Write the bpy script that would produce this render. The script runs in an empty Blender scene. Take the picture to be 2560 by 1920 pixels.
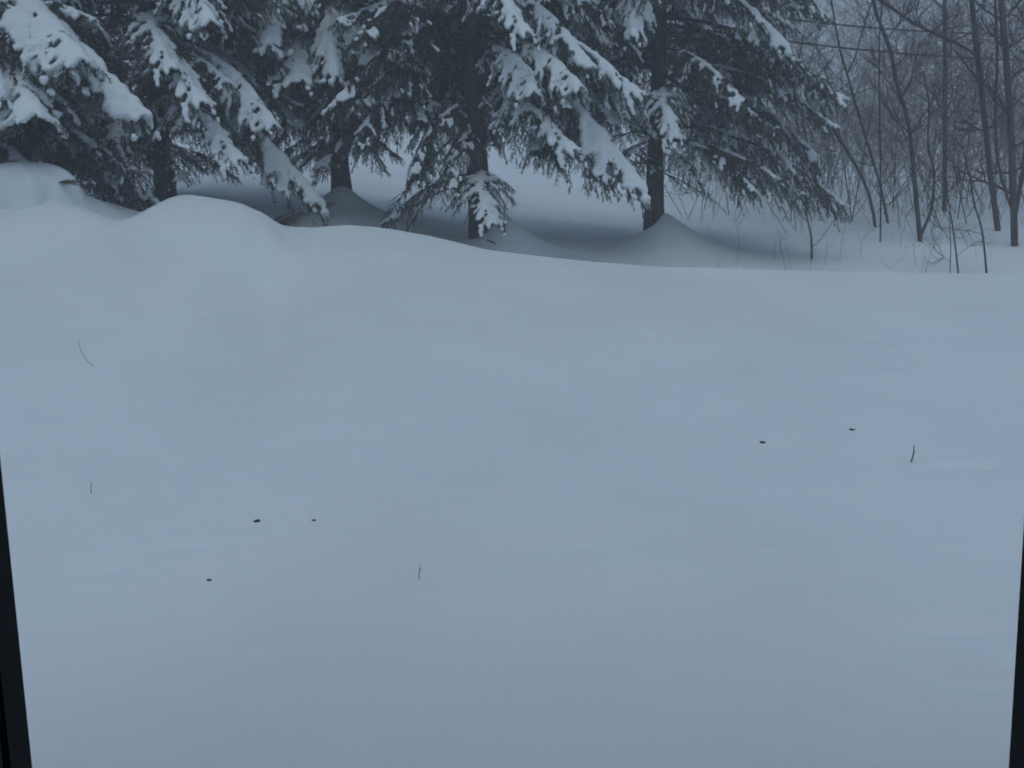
import bpy, math, random
import numpy as np
from mathutils import Matrix, Vector

R = math.radians
scene = bpy.context.scene
col = scene.collection

# ------------------------------------------------------------------ camera
F_PX = 2560 * 35.0 / 36.0
CAM_Z = 2.0
PITCH, ROLL = 9.0, -1.2
cam_data = bpy.data.cameras.new('camera')
cam = bpy.data.objects.new('camera', cam_data)
col.objects.link(cam)
cam_data.lens = 35.0
cam_data.sensor_width = 36.0
cam_data.clip_start = 0.05
cam_data.clip_end = 3000.0
cam_data.dof.use_dof = True          # the photograph is a little soft throughout
cam_data.dof.focus_distance = 2.2
cam_data.dof.aperture_fstop = 11.0
CAM_ROT = Matrix.Rotation(R(90 - PITCH), 3, 'X') @ Matrix.Rotation(R(ROLL), 3, 'Z')
cam.rotation_euler = CAM_ROT.to_euler()
cam.location = (0, 0, CAM_Z)
scene.camera = cam

# ------------------------------------------------------------------ sky, sun, exposure
SUN_EL = 68.0
world = bpy.data.worlds.new('World')
scene.world = world
world.use_nodes = True
wn = world.node_tree
for n in list(wn.nodes):
    wn.nodes.remove(n)
sky = wn.nodes.new('ShaderNodeTexSky')
sky.sky_type = 'NISHITA'
sky.sun_disc = False
sky.sun_elevation = R(SUN_EL)
sky.sun_rotation = R(180)       # towards -Y, behind the house
sky.air_density = 1.0
sky.dust_density = 0.8
sky.ozone_density = 1.0
bg = wn.nodes.new('ShaderNodeBackground')
bg.inputs['Strength'].default_value = 0.09
wo = wn.nodes.new('ShaderNodeOutputWorld')
wn.links.new(sky.outputs[0], bg.inputs[0])
wn.links.new(bg.outputs[0], wo.inputs[0])

sun_data = bpy.data.lights.new('sun', 'SUN')
sun_data.energy = 0.6
sun_data.angle = R(60)
sun_data.color = (0.91, 1.0, 0.86)
sun = bpy.data.objects.new('sun', sun_data)
col.objects.link(sun)
# the veiled sun stands behind the house
sd = Vector((0.0, math.cos(R(SUN_EL)), -math.sin(R(SUN_EL))))
sun.rotation_euler = sd.to_track_quat('-Z', 'Y').to_euler()
sun.location = (0, -30, 50)

scene.view_settings.view_transform = 'Standard'
scene.view_settings.look = 'None'
scene.view_settings.exposure = 0.36
scene.view_settings.gamma = 1.0
scene.view_settings.use_curve_mapping = False
scene.render.engine = 'CYCLES'
scene.cycles.use_denoising = True
scene.cycles.debug_use_spatial_splits = True
scene.cycles.max_bounces = 3
scene.cycles.diffuse_bounces = 2
scene.cycles.use_adaptive_sampling = True
scene.cycles.adaptive_threshold = 0.05
scene.cycles.volume_bounces = 1

rng = np.random.default_rng(11)
random.seed(11)


# ------------------------------------------------------------------ helpers
def ray(px, py):
    return CAM_ROT @ Vector(((px - 1280) / F_PX, -(py - 960) / F_PX, -1.0))


def at(px, py, Y):
    """world point seen at photo pixel (px, py) at Y metres in front of the window"""
    d = ray(px, py)
    t = Y / d.y
    return Vector((d.x * t, Y, CAM_Z + d.z * t))


def tag(o, label=None, cat=None, group=None, kind=None):
    if label: o['label'] = label
    if cat: o['category'] = cat
    if group: o['group'] = group
    if kind: o['kind'] = kind
    return o


def link(name, mesh, parent=None):
    o = bpy.data.objects.new(name, mesh)
    col.objects.link(o)
    if parent is not None:
        o.parent = parent
    return o


def empty(name, loc):
    o = bpy.data.objects.new(name, None)
    o.empty_display_size = 0.3
    col.objects.link(o)
    o.location = loc
    return o


def mesh_np(name, verts, faces, mats, midx=None, smooth=False):
    """verts (n,3), faces (m,k) array of one polygon size"""
    verts = np.asarray(verts, dtype=np.float32)
    faces = np.asarray(faces, dtype=np.int32)
    me = bpy.data.meshes.new(name)
    k = faces.shape[1]
    me.vertices.add(len(verts))
    me.vertices.foreach_set('co', verts.ravel())
    me.loops.add(faces.size)
    me.loops.foreach_set('vertex_index', faces.ravel())
    me.polygons.add(len(faces))
    me.polygons.foreach_set('loop_start', np.arange(len(faces), dtype=np.int32) * k)
    me.polygons.foreach_set('loop_total', np.full(len(faces), k, dtype=np.int32))
    for m in (mats if isinstance(mats, (list, tuple)) else [mats]):
        me.materials.append(m)
    if midx is not None:
        me.polygons.foreach_set('material_index', np.asarray(midx, dtype=np.int32))
    if smooth:
        me.polygons.foreach_set('use_smooth', np.ones(len(faces), dtype=bool))
    me.update(calc_edges=True)
    return me


class TB:
    """collects tapered tubes as quads (a tip is a thin quad ring)"""
    def __init__(self):
        self.v, self.f, self.n = [], [], 0
        self.s = []

    def stick(self, p0, p1, r0, r1):
        self.s.append((*p0, *p1, r0, r1))

    def flush(self):
        if not self.s:
            return
        A = np.array(self.s, dtype=float)
        self.s = []
        p0, p1, r0, r1 = A[:, 0:3], A[:, 3:6], A[:, 6], A[:, 7]
        t = p1 - p0
        t = t / (np.linalg.norm(t, axis=1)[:, None] + 1e-9)
        ref = np.where((np.abs(t[:, 2]) < 0.8)[:, None], np.array([[0.0, 0.0, 1.0]]), np.array([[1.0, 0.0, 0.0]]))
        a = np.cross(t, ref); a /= np.linalg.norm(a, axis=1)[:, None] + 1e-9
        b = np.cross(t, a)
        th = np.arange(3) * 2 * math.pi / 3
        off = a[:, None, :] * np.cos(th)[None, :, None] + b[:, None, :] * np.sin(th)[None, :, None]
        v = np.concatenate([p0[:, None, :] + off * r0[:, None, None], p1[:, None, :] + off * r1[:, None, None]], axis=1)
        base = self.n + np.arange(len(A))[:, None, None] * 6
        q = np.array([[0, 1, 4, 3], [1, 2, 5, 4], [2, 0, 3, 5]])[None]
        self.v.append(v.reshape(-1, 3)); self.f.append((base + q).reshape(-1, 4))
        self.n += len(A) * 6

    def tube(self, pts, radii, sides=5, cap=True):
        pts = np.asarray(pts, dtype=float)
        n = len(pts)
        radii = np.asarray(radii, dtype=float)
        tan = np.gradient(pts, axis=0)
        tan /= np.linalg.norm(tan, axis=1)[:, None] + 1e-9
        ref = np.array([0.0, 0.0, 1.0]) if abs(tan[0, 2]) < 0.8 else np.array([1.0, 0.0, 0.0])
        a = np.cross(tan, ref)
        a /= np.linalg.norm(a, axis=1)[:, None] + 1e-9
        b = np.cross(tan, a)
        th = np.arange(sides) * 2 * math.pi / sides
        ring = pts[:, None, :] + radii[:, None, None] * (a[:, None, :] * np.cos(th)[None, :, None] + b[:, None, :] * np.sin(th)[None, :, None])
        base = self.n
        self.v.append(ring.reshape(-1, 3))
        idx = base + np.arange(n * sides).reshape(n, sides)
        nx = np.roll(idx, -1, axis=1)
        q = np.stack([idx[:-1], nx[:-1], nx[1:], idx[1:]], axis=-1).reshape(-1, 4)
        self.f.append(q)
        self.n += n * sides

    def mesh(self, name, mat, smooth=True):
        self.flush()
        return mesh_np(name, np.concatenate(self.v), np.concatenate(self.f), mat, smooth=smooth)


def box_mesh(name, x0, x1, y0, y1, z0, z1, mat, bevel=0.0):
    v = [(x, y, z) for x in (x0, x1) for y in (y0, y1) for z in (z0, z1)]
    f = [(0, 1, 3, 2), (4, 6, 7, 5), (0, 4, 5, 1), (2, 3, 7, 6), (0, 2, 6, 4), (1, 5, 7, 3)]
    me = bpy.data.meshes.new(name)
    me.from_pydata(v, [], f)
    if bevel:
        import bmesh
        bm = bmesh.new(); bm.from_mesh(me)
        bmesh.ops.bevel(bm, geom=bm.edges[:], offset=bevel, segments=2, affect='EDGES')
        bm.to_mesh(me); bm.free()
    me.materials.append(mat)
    me.update()
    return me


# ------------------------------------------------------------------ materials
def mat_base(name, rough=0.9, spec=0.2):
    m = bpy.data.materials.new(name)
    m.use_nodes = True
    nt = m.node_tree
    p = nt.nodes['Principled BSDF']
    p.inputs['Roughness'].default_value = rough
    p.inputs['Specular IOR Level'].default_value = spec
    return m, nt, p


def noise_color(nt, p, c0, c1, scale, detail=4.0, lo=0.35, hi=0.65, coord='Object', stretch=None):
    tc = nt.nodes.new('ShaderNodeTexCoord')
    nz = nt.nodes.new('ShaderNodeTexNoise')
    nz.inputs['Scale'].default_value = scale
    nz.inputs['Detail'].default_value = detail
    src = tc.outputs[coord]
    if stretch:
        mp = nt.nodes.new('ShaderNodeMapping')
        mp.inputs['Scale'].default_value = stretch
        nt.links.new(src, mp.inputs[0]); src = mp.outputs[0]
    nt.links.new(src, nz.inputs['Vector'])
    rp = nt.nodes.new('ShaderNodeValToRGB')
    rp.color_ramp.elements[0].position = lo
    rp.color_ramp.elements[0].color = (*c0, 1)
    rp.color_ramp.elements[1].position = hi
    rp.color_ramp.elements[1].color = (*c1, 1)
    nt.links.new(nz.outputs['Fac'], rp.inputs[0])
    nt.links.new(rp.outputs[0], p.inputs['Base Color'])
    return nz, rp, src


def bump(nt, p, height_out, strength, dist):
    b = nt.nodes.new('ShaderNodeBump')
    b.inputs['Strength'].default_value = strength
    b.inputs['Distance'].default_value = dist
    nt.links.new(height_out, b.inputs['Height'])
    nt.links.new(b.outputs[0], p.inputs['Normal'])


def snow_material(name, ground):
    m, nt, p = mat_base(name, 0.85, 0.15)
    nz, rp, src = noise_color(nt, p, (0.75, 0.82, 0.85), (0.80, 0.87, 0.90), 0.6 if ground else 4.0, 5.0)
    n2 = nt.nodes.new('ShaderNodeTexNoise')
    n2.inputs['Scale'].default_value = 13.0 if ground else 30.0
    n2.inputs['Detail'].default_value = 6.0
    if ground:
        mp = nt.nodes.new('ShaderNodeMapping')
        mp.inputs['Scale'].default_value = (0.35, 1.0, 1.0)
        nt.links.new(src, mp.inputs[0])
        nt.links.new(mp.outputs[0], n2.inputs['Vector'])
    else:
        nt.links.new(src, n2.inputs['Vector'])
    bump(nt, p, n2.outputs['Fac'], 0.32 if ground else 0.45, 0.04 if ground else 0.03)
    return m


M_SNOW = snow_material('snow_ground', True)
M_PAD = snow_material('snow_load', False)

M_NEEDLE, nt, p = mat_base('spruce_needles', 0.7, 0.25)
nz, rp, src = noise_color(nt, p, (0.022, 0.034, 0.020), (0.060, 0.072, 0.040), 3.0, 4.0, 0.35, 0.70)
oi = nt.nodes.new('ShaderNodeObjectInfo')
hs = nt.nodes.new('ShaderNodeHueSaturation')
mr = nt.nodes.new('ShaderNodeMapRange')
mr.inputs['To Min'].default_value = 0.65
mr.inputs['To Max'].default_value = 1.35
nt.links.new(oi.outputs['Random'], mr.inputs[0])
nt.links.new(mr.outputs[0], hs.inputs['Value'])
nt.links.new(rp.outputs[0], hs.inputs['Color'])
nt.links.new(hs.outputs[0], p.inputs['Base Color'])

# needles dusted with powder snow
M_FROST, nt, p = mat_base('frosted_needles', 0.85, 0.1)
noise_color(nt, p, (0.10, 0.115, 0.10), (0.55, 0.57, 0.58), 6.0, 4.0, 0.40, 0.70)

M_TWIG, nt, p = mat_base('twig_bark', 0.9, 0.1)
noise_color(nt, p, (0.035, 0.026, 0.020), (0.085, 0.066, 0.052), 8.0)

M_BARK, nt, p = mat_base('spruce_bark', 0.95, 0.1)
nz, rp, src = noise_color(nt, p, (0.030, 0.024, 0.020), (0.105, 0.085, 0.070), 14.0, 6.0, 0.35, 0.7, 'Object', (1, 1, 0.35))
bump(nt, p, nz.outputs['Fac'], 0.9, 0.03)

M_GREYBARK, nt, p = mat_base('bare_tree_bark', 0.9, 0.1)
nz, rp, src = noise_color(nt, p, (0.045, 0.034, 0.030), (0.115, 0.092, 0.080), 10.0, 5.0, 0.35, 0.7, 'Object', (1, 1, 0.3))
bump(nt, p, nz.outputs['Fac'], 0.5, 0.01)

M_BRUSH, nt, p = mat_base('brush_twigs', 0.95, 0.05)
noise_color(nt, p, (0.13, 0.12, 0.12), (0.36, 0.35, 0.36), 1.2)

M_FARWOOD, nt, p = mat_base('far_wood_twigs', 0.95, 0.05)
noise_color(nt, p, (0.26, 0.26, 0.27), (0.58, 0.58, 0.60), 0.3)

M_WIRE, nt, p = mat_base('wire_black', 0.6, 0.3)
noise_color(nt, p, (0.018, 0.018, 0.02), (0.03, 0.03, 0.032), 3.0)

M_LEAF, nt, p = mat_base('dead_leaf', 0.8, 0.2)
noise_color(nt, p, (0.030, 0.022, 0.015), (0.065, 0.045, 0.028), 40.0)

M_FRAME, nt, p = mat_base('frame_paint', 0.6, 0.1)
noise_color(nt, p, (0.008, 0.009, 0.012), (0.013, 0.014, 0.018), 12.0)
M_STRIP, nt, p = mat_base('weather_strip', 0.6, 0.3)
noise_color(nt, p, (0.05, 0.055, 0.06), (0.07, 0.075, 0.08), 20.0)
M_ROOM, nt, p = mat_base('room_paint', 0.9, 0.1)
noise_color(nt, p, (0.06, 0.055, 0.05), (0.08, 0.07, 0.06), 1.5)
M_SIDING, nt, p = mat_base('house_siding', 0.7, 0.2)
noise_color(nt, p, (0.34, 0.34, 0.34), (0.42, 0.42, 0.41), 2.0)

# ------------------------------------------------------------------ ground
YC = 12.0
CREST_PX = np.array([-700, 0, 250, 480, 640, 700, 760, 810, 868, 930, 985, 1076, 1215, 1446, 1620, 1850, 2083, 2560, 3300], float)
CREST_PY = np.array([ 480, 505, 520, 552, 612, 605, 578, 568, 563, 566, 573, 590, 625, 650, 664, 674, 679, 683, 690], float)
cp = [at(a, b, YC) for a, b in zip(CREST_PX, CREST_PY)]
CX = np.array([q.x for q in cp]); CZ = np.array([q.z for q in cp])


def sstep(t):
    t = np.clip(t, 0, 1)
    return t * t * (3 - 2 * t)


BACK_Y = np.array([12.0, 13.0, 14.0, 15.5, 18.0, 22.0, 30.0, 45.0, 90.0, 140.0, 400.0, 2000.0])
BACK_Z = np.array([1.15, 1.12, 1.25, 1.48, 1.85, 2.35, 3.60, 6.8, 17.0, 24.0, 26.0, 28.0])

# snow banks in front of the left spruces: (px, py of the top, Y, half width m, half depth m, right side steepness)
BANKS = []
_b = at(95, 464, 11.0);  BANKS.append((-5.92, 11.1, _b.z, 1.42, 1.0, 7.0))
_b = at(520, 492, 11.2); BANKS.append((-3.34, 11.4, _b.z, 0.80, 0.9, 4.0))

TREES = {}   # filled below: name -> trunk foot (x, y)
TREE_FEET = [  # px of the trunk, Y, mound height, mound scale, mound offset x
    (-120, 12.6, 0.25, 0.6, 0.0),
    (416, 13.9, 0.35, 0.5, 0.0),
    (858, 15.3, 0.55, 0.50, 0.03),
    (1208, 14.3, 0.52, 0.48, 0.32),
    (1640, 15.4, 0.62, 0.55, 0.12),
]
FEET = []
for px, Y, mh, ms, mo in TREE_FEET:
    q = at(px, 560, Y)
    FEET.append((q.x, Y, mh, ms, mo))

# shallow wind marks on the near snow: (px, py, length px, tilt dy/dx, width m, depth m)
MARKS = [(1450, 1352, 150, -0.28, 0.045, 0.016), (2440, 1690, 230, 0.02, 0.07, 0.020), (2420, 1164, 150, 0.0, 0.05, 0.014),
         (430, 1362, 260, -0.03, 0.05, 0.010), (2080, 1750, 60, -0.1, 0.05, 0.016), (640, 1610, 140, -0.2, 0.06, 0.010),
         (1460, 1822, 330, -0.06, 0.08, 0.005), (1820, 1708, 40, 0.1, 0.04, 0.012), (2360, 1570, 280, 0.05, 0.06, 0.010),
         (270, 1420, 200, -0.25, 0.07, 0.010), (1000, 800, 420, 0.03, 0.12, 0.003), (600, 1000, 380, 0.02, 0.12, 0.003),
         (1850, 1030, 300, -0.05, 0.10, 0.003), (1180, 1240, 260, -0.1, 0.06, 0.004)]


def vnoise(x, y, seed):
    """smooth value noise from summed sines, cheap and periodic-free at this size"""
    r = np.random.default_rng(seed)
    out = np.zeros_like(x)
    for i in range(7):
        a = r.uniform(0, 2 * math.pi); fr = r.uniform(0.6, 1.7); ph = r.uniform(0, 6.28)
        out += np.sin((x * math.cos(a) + y * math.sin(a)) * fr + ph)
    return out / 7.0


def ground0(x, y):
    x = np.asarray(x, float); y = np.asarray(y, float)
    zc = np.interp(x * YC / np.clip(np.maximum(y, 0.7 * YC), 0.7 * YC, 1.25 * YC), CX, CZ)
    t = np.clip(y / YC, 0, 1)
    front = zc * (0.30 * t + 0.70 * t ** 1.9) - 0.02 * (t * (1 - t))
    back = np.interp(y, BACK_Y, BACK_Z)
    lift = np.interp(x, [-9, -4.8, -2.6, -0.5, 1.0, 2.2, 4.0], [1.3, 1.1, 0.72, 0.42, 0.20, 0.08, 0.0])
    back = back + lift * sstep((y - 12) / 2.6) * sstep((60 - y) / 35)
    k = sstep((y - YC) / 1.15)
    z = front * (1 - k) + back * k
    z = np.where(y > YC + 1.15, back, z)
    # slight undulation
    z = z + 0.030 * vnoise(x * 0.9, y * 1.3, 3) * sstep(y / 4.0) + 0.012 * vnoise(x * 2.6, y * 3.1, 4) + 0.012 * vnoise(x * 2.2, y * 9.0, 6) * sstep((14 - y) / 2) * sstep((y - 2) / 2)
    z = z + np.clip((y - 16) / 10, 0, 1) * 0.10 * vnoise(x * 0.7, y * 0.7, 5)
    return z


def ground(x, y):
    z = ground0(x, y)
    for bx, by, bz, hw, hd, pw in BANKS:
        zb = 0.6 * ground0(x, np.full_like(x, by)) + 0.4 * ground0(np.array([bx]), np.array([by]))[0]
        dx = np.abs(x - bx) / (hw * (1 + 0.35 * np.clip((by - y) / hd, 0, 3)))
        dy = (y - by) / np.where(y < by, hd * 1.15, hd * 0.8)
        w = np.exp(-dx ** pw) * np.exp(-(dy ** 2) * 1.2)
        z = z + (bz - zb) * w * (1 + 0.10 * vnoise(x * 2.1, y * 1.9, 12) + 0.05 * vnoise(x * 5.3, y * 4.7, 13))
    for fx, fy, mh, ms, mo in FEET:
        d = np.hypot((x - fx - mo) * np.where(x > fx + mo, 0.80, 1.15), (y - fy + 0.12) * 1.0)
        z = z + mh * np.exp(-(d / ms) ** 1.15) * (1 + 0.16 * vnoise(x * 3.1, y * 2.7, 8)) + 0.02 * np.exp(-(d / 1.2) ** 2) * vnoise(x * 7.0, y * 7.0, 9)
    return z


def g1(x, y):
    return float(ground(np.array([x], float), np.array([y], float))[0])


def hit(px, py, y0=2.0, y1=120.0):
    d = ray(px, py)
    Y = y0 * 1.003 ** np.arange(int(math.log(y1 / y0) / math.log(1.003)))
    x, z = d.x * Y / d.y, CAM_Z + d.z * Y / d.y
    below = np.nonzero(z <= ground(x, Y))[0]
    k = below[0] if len(below) else len(Y) - 1
    return Vector((float(x[k]), float(Y[k]), g1(x[k], Y[k])))


def spacing(breaks):
    out = []
    for a, b, s in breaks:
        out.append(np.arange(a, b, s))
    return np.concatenate(out)


gx = spacing([(-1600, -400, 200), (-400, -80, 40), (-80, -24, 4), (-24, -9, 0.5), (-9, 9, 0.05), (9, 24, 0.5), (24, 80, 4), (80, 400, 40), (400, 1601, 200)])
gy = spacing([(-120, -20, 20), (-20, 0, 2), (0, 3, 0.25), (3, 16.5, 0.04), (16.5, 24, 0.12), (24, 40, 0.6), (40, 120, 5), (120, 400, 40), (400, 2001, 200)])
GX, GY = np.meshgrid(gx, gy)
GZ = ground(GX, GY)
for px, py, ln, tilt, wd, dp in MARKS:
    c = hit(px, py)
    e = hit(px + ln / 2, py + tilt * ln / 2)
    ax = np.array([e.x - c.x, e.y - c.y]); hl = np.linalg.norm(ax); ax /= hl
    u = (GX - c.x) * ax[0] + (GY - c.y) * ax[1]
    v = -(GX - c.x) * ax[1] + (GY - c.y) * ax[0] + 0.12 * u * u / max(hl, 0.1)
    m = (np.abs(u) < hl * 1.6) & (np.abs(v) < wd * 6)
    prof = -np.exp(-(v / wd) ** 2) + 0.25 * np.exp(-((v - wd * 1.6) / (wd * 1.2)) ** 2)
    GZ = GZ + np.where(m, 3.2 * dp * prof * np.exp(-(u / hl) ** 4), 0)
rp_ = np.random.default_rng(77)
for i in range(90):        # dimples and small lumps left by falling clumps and the wind
    c = hit(rp_.uniform(60, 2500), rp_.uniform(720, 1900))
    rad = rp_.uniform(0.05, 0.13); dp = rp_.uniform(0.004, 0.014) * rp_.choice([-1, -1, 1])
    st = rp_.uniform(1.0, 3.0)
    ix = (gx > c.x - 3 * rad * st) & (gx < c.x + 3 * rad * st); iy = (gy > c.y - 3 * rad) & (gy < c.y + 3 * rad)
    sub = np.ix_(iy, ix)
    d2 = ((GX[sub] - c.x) / st) ** 2 + (GY[sub] - c.y) ** 2
    GZ[sub] += dp * np.exp(-d2 / rad ** 2)
nr, nc = GX.shape
gv = np.stack([GX, GY, GZ], -1).reshape(-1, 3)
gi = np.arange(nr * nc).reshape(nr, nc)
gf = np.stack([gi[:-1, :-1], gi[:-1, 1:], gi[1:, 1:], gi[1:, :-1]], -1).reshape(-1, 4)
ground_obj = link('snow_ground', mesh_np('snow_ground', gv, gf, M_SNOW, smooth=True))
tag(ground_obj, 'smooth blue-grey snow field rising to a drift crest', kind='structure')

# ------------------------------------------------------------------ room behind the window and the window frame
WY = 1.10                      # outside face of the window
def jamb_x(px, py, Y):
    return at(px, py, Y).x
XL = at(44, 1500, WY).x        # left edge of the opening
XR = at(2541, 1500, WY).x
ZS, ZH = 1.05, 2.62            # sill and head height
room = empty('room', (0, -1.0, 0.35))
tag(room, 'dark unlit room behind the window', kind='structure')
rinv = Matrix.Translation((0, 1.0, -0.35))
def room_part(name, *b, mat=M_ROOM):
    me = box_mesh(name, *b, mat)
    me.transform(rinv)
    return link(name, me, room)
W0, W1 = WY - 0.20, WY - 0.02
room_part('wall', -2.6, XL - 0.10, W0, W1, 0.35, 3.0)
room_part('wall', XR + 0.10, 2.6, W0, W1, 0.35, 3.0)
room_part('wall', XL - 0.10, XR + 0.10, W0, W1, 0.35, ZS - 0.08)
room_part('wall', XL - 0.10, XR + 0.10, W0, W1, ZH + 0.08, 3.0)
room_part('wall', -2.8, -2.602, -3.4, W1, 0.35, 3.0)
room_part('wall', 2.602, 2.8, -3.4, W1, 0.35, 3.0)
room_part('wall', -2.602, 2.602, -3.4, -3.2, 0.35, 3.0)
room_part('floor', -2.8, 2.8, -3.4, W1, 0.20, 0.348)
room_part('ceiling', -2.8, 2.8, -3.4, W1, 3.002, 3.15)

frame = empty('window_frame', ((XL + XR) / 2, WY - 0.06, ZS))
tag(frame, 'dark window frame edging the view at both sides', 'window frame')
finv = Matrix.Translation((-(XL + XR) / 2, -(WY - 0.06), -ZS))
def frame_part(name, *b, mat=M_FRAME, bevel=0.003):
    me = box_mesh(name, *b, mat, bevel)
    me.transform(finv)
    return link(name, me, frame)
for s, X in ((-1, XL), (1, XR)):
    lo, hi = sorted((X, X + s * 0.10))
    j = frame_part('jamb', lo, hi, WY - 0.055, WY - 0.003, ZS - 0.08, ZH + 0.08)
    lo, hi = sorted((X + s * 0.006, X + s * 0.012))
    st = frame_part('weather_strip', lo, hi, WY - 0.062, WY - 0.056, ZS, ZH, mat=M_STRIP, bevel=0.001)
    lo, hi = sorted((X + s * 0.013, X + s * 0.16))
    frame_part('casing', lo, hi, W0 - 0.018, W0 - 0.001, ZS - 0.1, ZH + 0.1)
frame_part('sill', XL + 0.001, XR - 0.001, WY - 0.19, WY + 0.03, ZS - 0.05, ZS - 0.001)
frame_part('head', XL + 0.001, XR - 0.001, WY - 0.055, WY - 0.004, ZH + 0.001, ZH + 0.08)

# ------------------------------------------------------------------ spruce boughs
def rotz(v, a):
    c, s = math.cos(a), math.sin(a)
    return np.array([v[0] * c - v[1] * s, v[0] * s + v[1] * c, v[2]])


def make_bough(seed, L=2.5, th0=8, th1=-38, width=0.62, snow=0.6, needle_from=0.22, frost=0.35, hang=0.5):
    r = np.random.default_rng(seed)
    n = 26
    s = np.linspace(0, 1, n)
    th = np.radians(th0 + (th1 - th0) * s ** 0.8)
    th[-5:] += np.radians(np.linspace(0, 14, 5))
    dl = L / (n - 1)
    X = np.concatenate([[0], np.cumsum(np.cos(th[1:]) * dl)])
    Z = np.concatenate([[0], np.cumsum(np.sin(th[1:]) * dl)])
    Yw = 0.05 * L * np.sin(s * r.uniform(2, 5) + r.uniform(0, 6)) * s
    axis = np.stack([X, Yw, Z], -1)
    tb = TB()
    tb.tube(axis, 0.020 * (1 - s) + 0.004, 5)
    segs = []        # needle-bearing segments (p0, p1)
    twigs = []       # (pts, side, s0)
    subs = []        # second-order twigs
    i0 = int(needle_from * n)
    for i in range(max(i0, int(n * 0.45)), n - 1):
        segs.append((axis[i], axis[i + 1]))
    s0 = needle_from * 0.6
    side = 1
    while s0 < 0.97:
        for side in (-1, 1):
            sj = min(0.985, s0 + r.uniform(-0.015, 0.015))
            fi = sj * (n - 1); i = int(fi); fr = fi - i
            p = axis[i] * (1 - fr) + axis[min(i + 1, n - 1)] * fr
            tdir = axis[min(i + 1, n - 1)] - axis[i]
            tdir = tdir / np.linalg.norm(tdir)
            ln = width * min(1, (sj + 0.12) / 0.42) * (1 - sj) ** 0.55 * r.uniform(0.65, 1.15) + 0.07
            ang = side * math.radians(r.uniform(42, 66))
            d = rotz(tdir, ang)
            d[2] += r.uniform(-0.12, 0.12)
            m = 8
            t = np.linspace(0, 1, m)
            pts = p + d[None, :] * (ln * t)[:, None]
            pts[:, 2] -= hang * ln * t ** 2 * r.uniform(0.5, 1.3)
            curve = tdir * 0.18 * ln
            pts += curve[None, :] * (t ** 2)[:, None]
            bare = sj < needle_from
            tb.tube(pts, 0.0065 * (1 - t * 0.8), 3)
            twigs.append((pts, side, sj))
            if bare:
                continue
            for q in range(1, m - 1):
                segs.append((pts[q], pts[q + 1]))
            # second order twigs
            k = 0.12
            sgn = 1
            while k < 0.95:
                fi2 = k * (m - 1); i2 = int(fi2)
                pp = pts[i2] + (pts[i2 + 1] - pts[i2]) * (fi2 - i2)
                dd = pts[i2 + 1] - pts[i2]; dd /= np.linalg.norm(dd)
                l2 = ln * 0.42 * (1 - k) ** 0.6 * r.uniform(0.5, 1.1) + 0.035
                d2 = rotz(dd, sgn * math.radians(r.uniform(35, 60)))
                d2[2] -= r.uniform(0.0, 0.5)
                d2 /= np.linalg.norm(d2)
                e = pp + d2 * l2 + np.array([0, 0, -0.25 * l2])
                mid = pp + d2 * l2 * 0.5
                tb.stick(pp, mid, 0.004, 0.003); tb.stick(mid, e, 0.003, 0.0015)
                segs.append((pp, mid)); segs.append((mid, e)); subs.append((pp, e, sj))
                sgn = -sgn
                k += 0.055 / max(ln, 0.12) * r.uniform(0.8, 1.3)
        s0 += 0.085 / L * r.uniform(0.8, 1.25) * 1.15
    # needles
    P0 = np.array([a for a, b in segs]); P1 = np.array([b for a, b in segs])
    ln = np.linalg.norm(P1 - P0, axis=1)
    cnt = np.maximum(2, (ln * 150).astype(int))
    idx = np.repeat(np.arange(len(segs)), cnt)
    u = r.random(len(idx))
    base = P0[idx] + (P1 - P0)[idx] * u[:, None]
    td = (P1 - P0)[idx] / ln[idx][:, None]
    rd = r.normal(size=(len(idx), 3))
    rd -= td * (rd * td).sum(1)[:, None]
    rd /= np.linalg.norm(rd, axis=1)[:, None] + 1e-9
    dirn = rd * 0.85 + td * 0.6
    nl = r.uniform(0.020, 0.036, len(idx))
    tip = base + dirn * nl[:, None]
    wv = np.cross(dirn, r.normal(size=(len(idx), 3)))
    wv /= np.linalg.norm(wv, axis=1)[:, None] + 1e-9
    w = 0.0046
    a = base + wv * w; b = base - wv * w
    nv = np.stack([a, b, tip], 1).reshape(-1, 3)
    nf = np.arange(len(nv)).reshape(-1, 3)
    # frost falls on upward needles in patches
    patch = np.sin(base[:, 0] * 5 + seed) + np.sin(base[:, 1] * 7 + seed * 2.1) + r.normal(0, 0.5, len(idx))
    nm = np.where((rd[:, 2] > 0.15) & (patch > 1.2 - 2.4 * frost), 2, 1)
    tb.flush()
    tv = np.concatenate(tb.v); tq = np.concatenate(tb.f)
    tt = np.concatenate([tq[:, [0, 1, 2]], tq[:, [0, 2, 3]]])
    verts = np.concatenate([tv, nv]); faces = np.concatenate([tt, nf + len(tv)])
    mi = np.concatenate([np.zeros(len(tt), int), nm])
    me = mesh_np('bough', verts, faces, [M_TWIG, M_NEEDLE, M_FROST], mi)

    # snow load, laid out along the unrolled bough and bent back onto it
    TX = np.gradient(axis[:, 0]); TZ = np.gradient(axis[:, 2])
    tn = np.hypot(TX, TZ); TX /= tn; TZ /= tn

    def unroll(p, sj):
        bx_, bz_ = np.interp(sj, s, axis[:, 0]), np.interp(sj, s, axis[:, 2])
        tx_, tz_ = np.interp(sj, s, TX), np.interp(sj, s, TZ)
        dx_, dz_ = p[0] - bx_, p[2] - bz_
        return sj * L + dx_ * tx_ + dz_ * tz_, p[1], -dx_ * tz_ + dz_ * tx_

    blobs = []
    ph = r.uniform(0, 6.28, 4)
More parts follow.
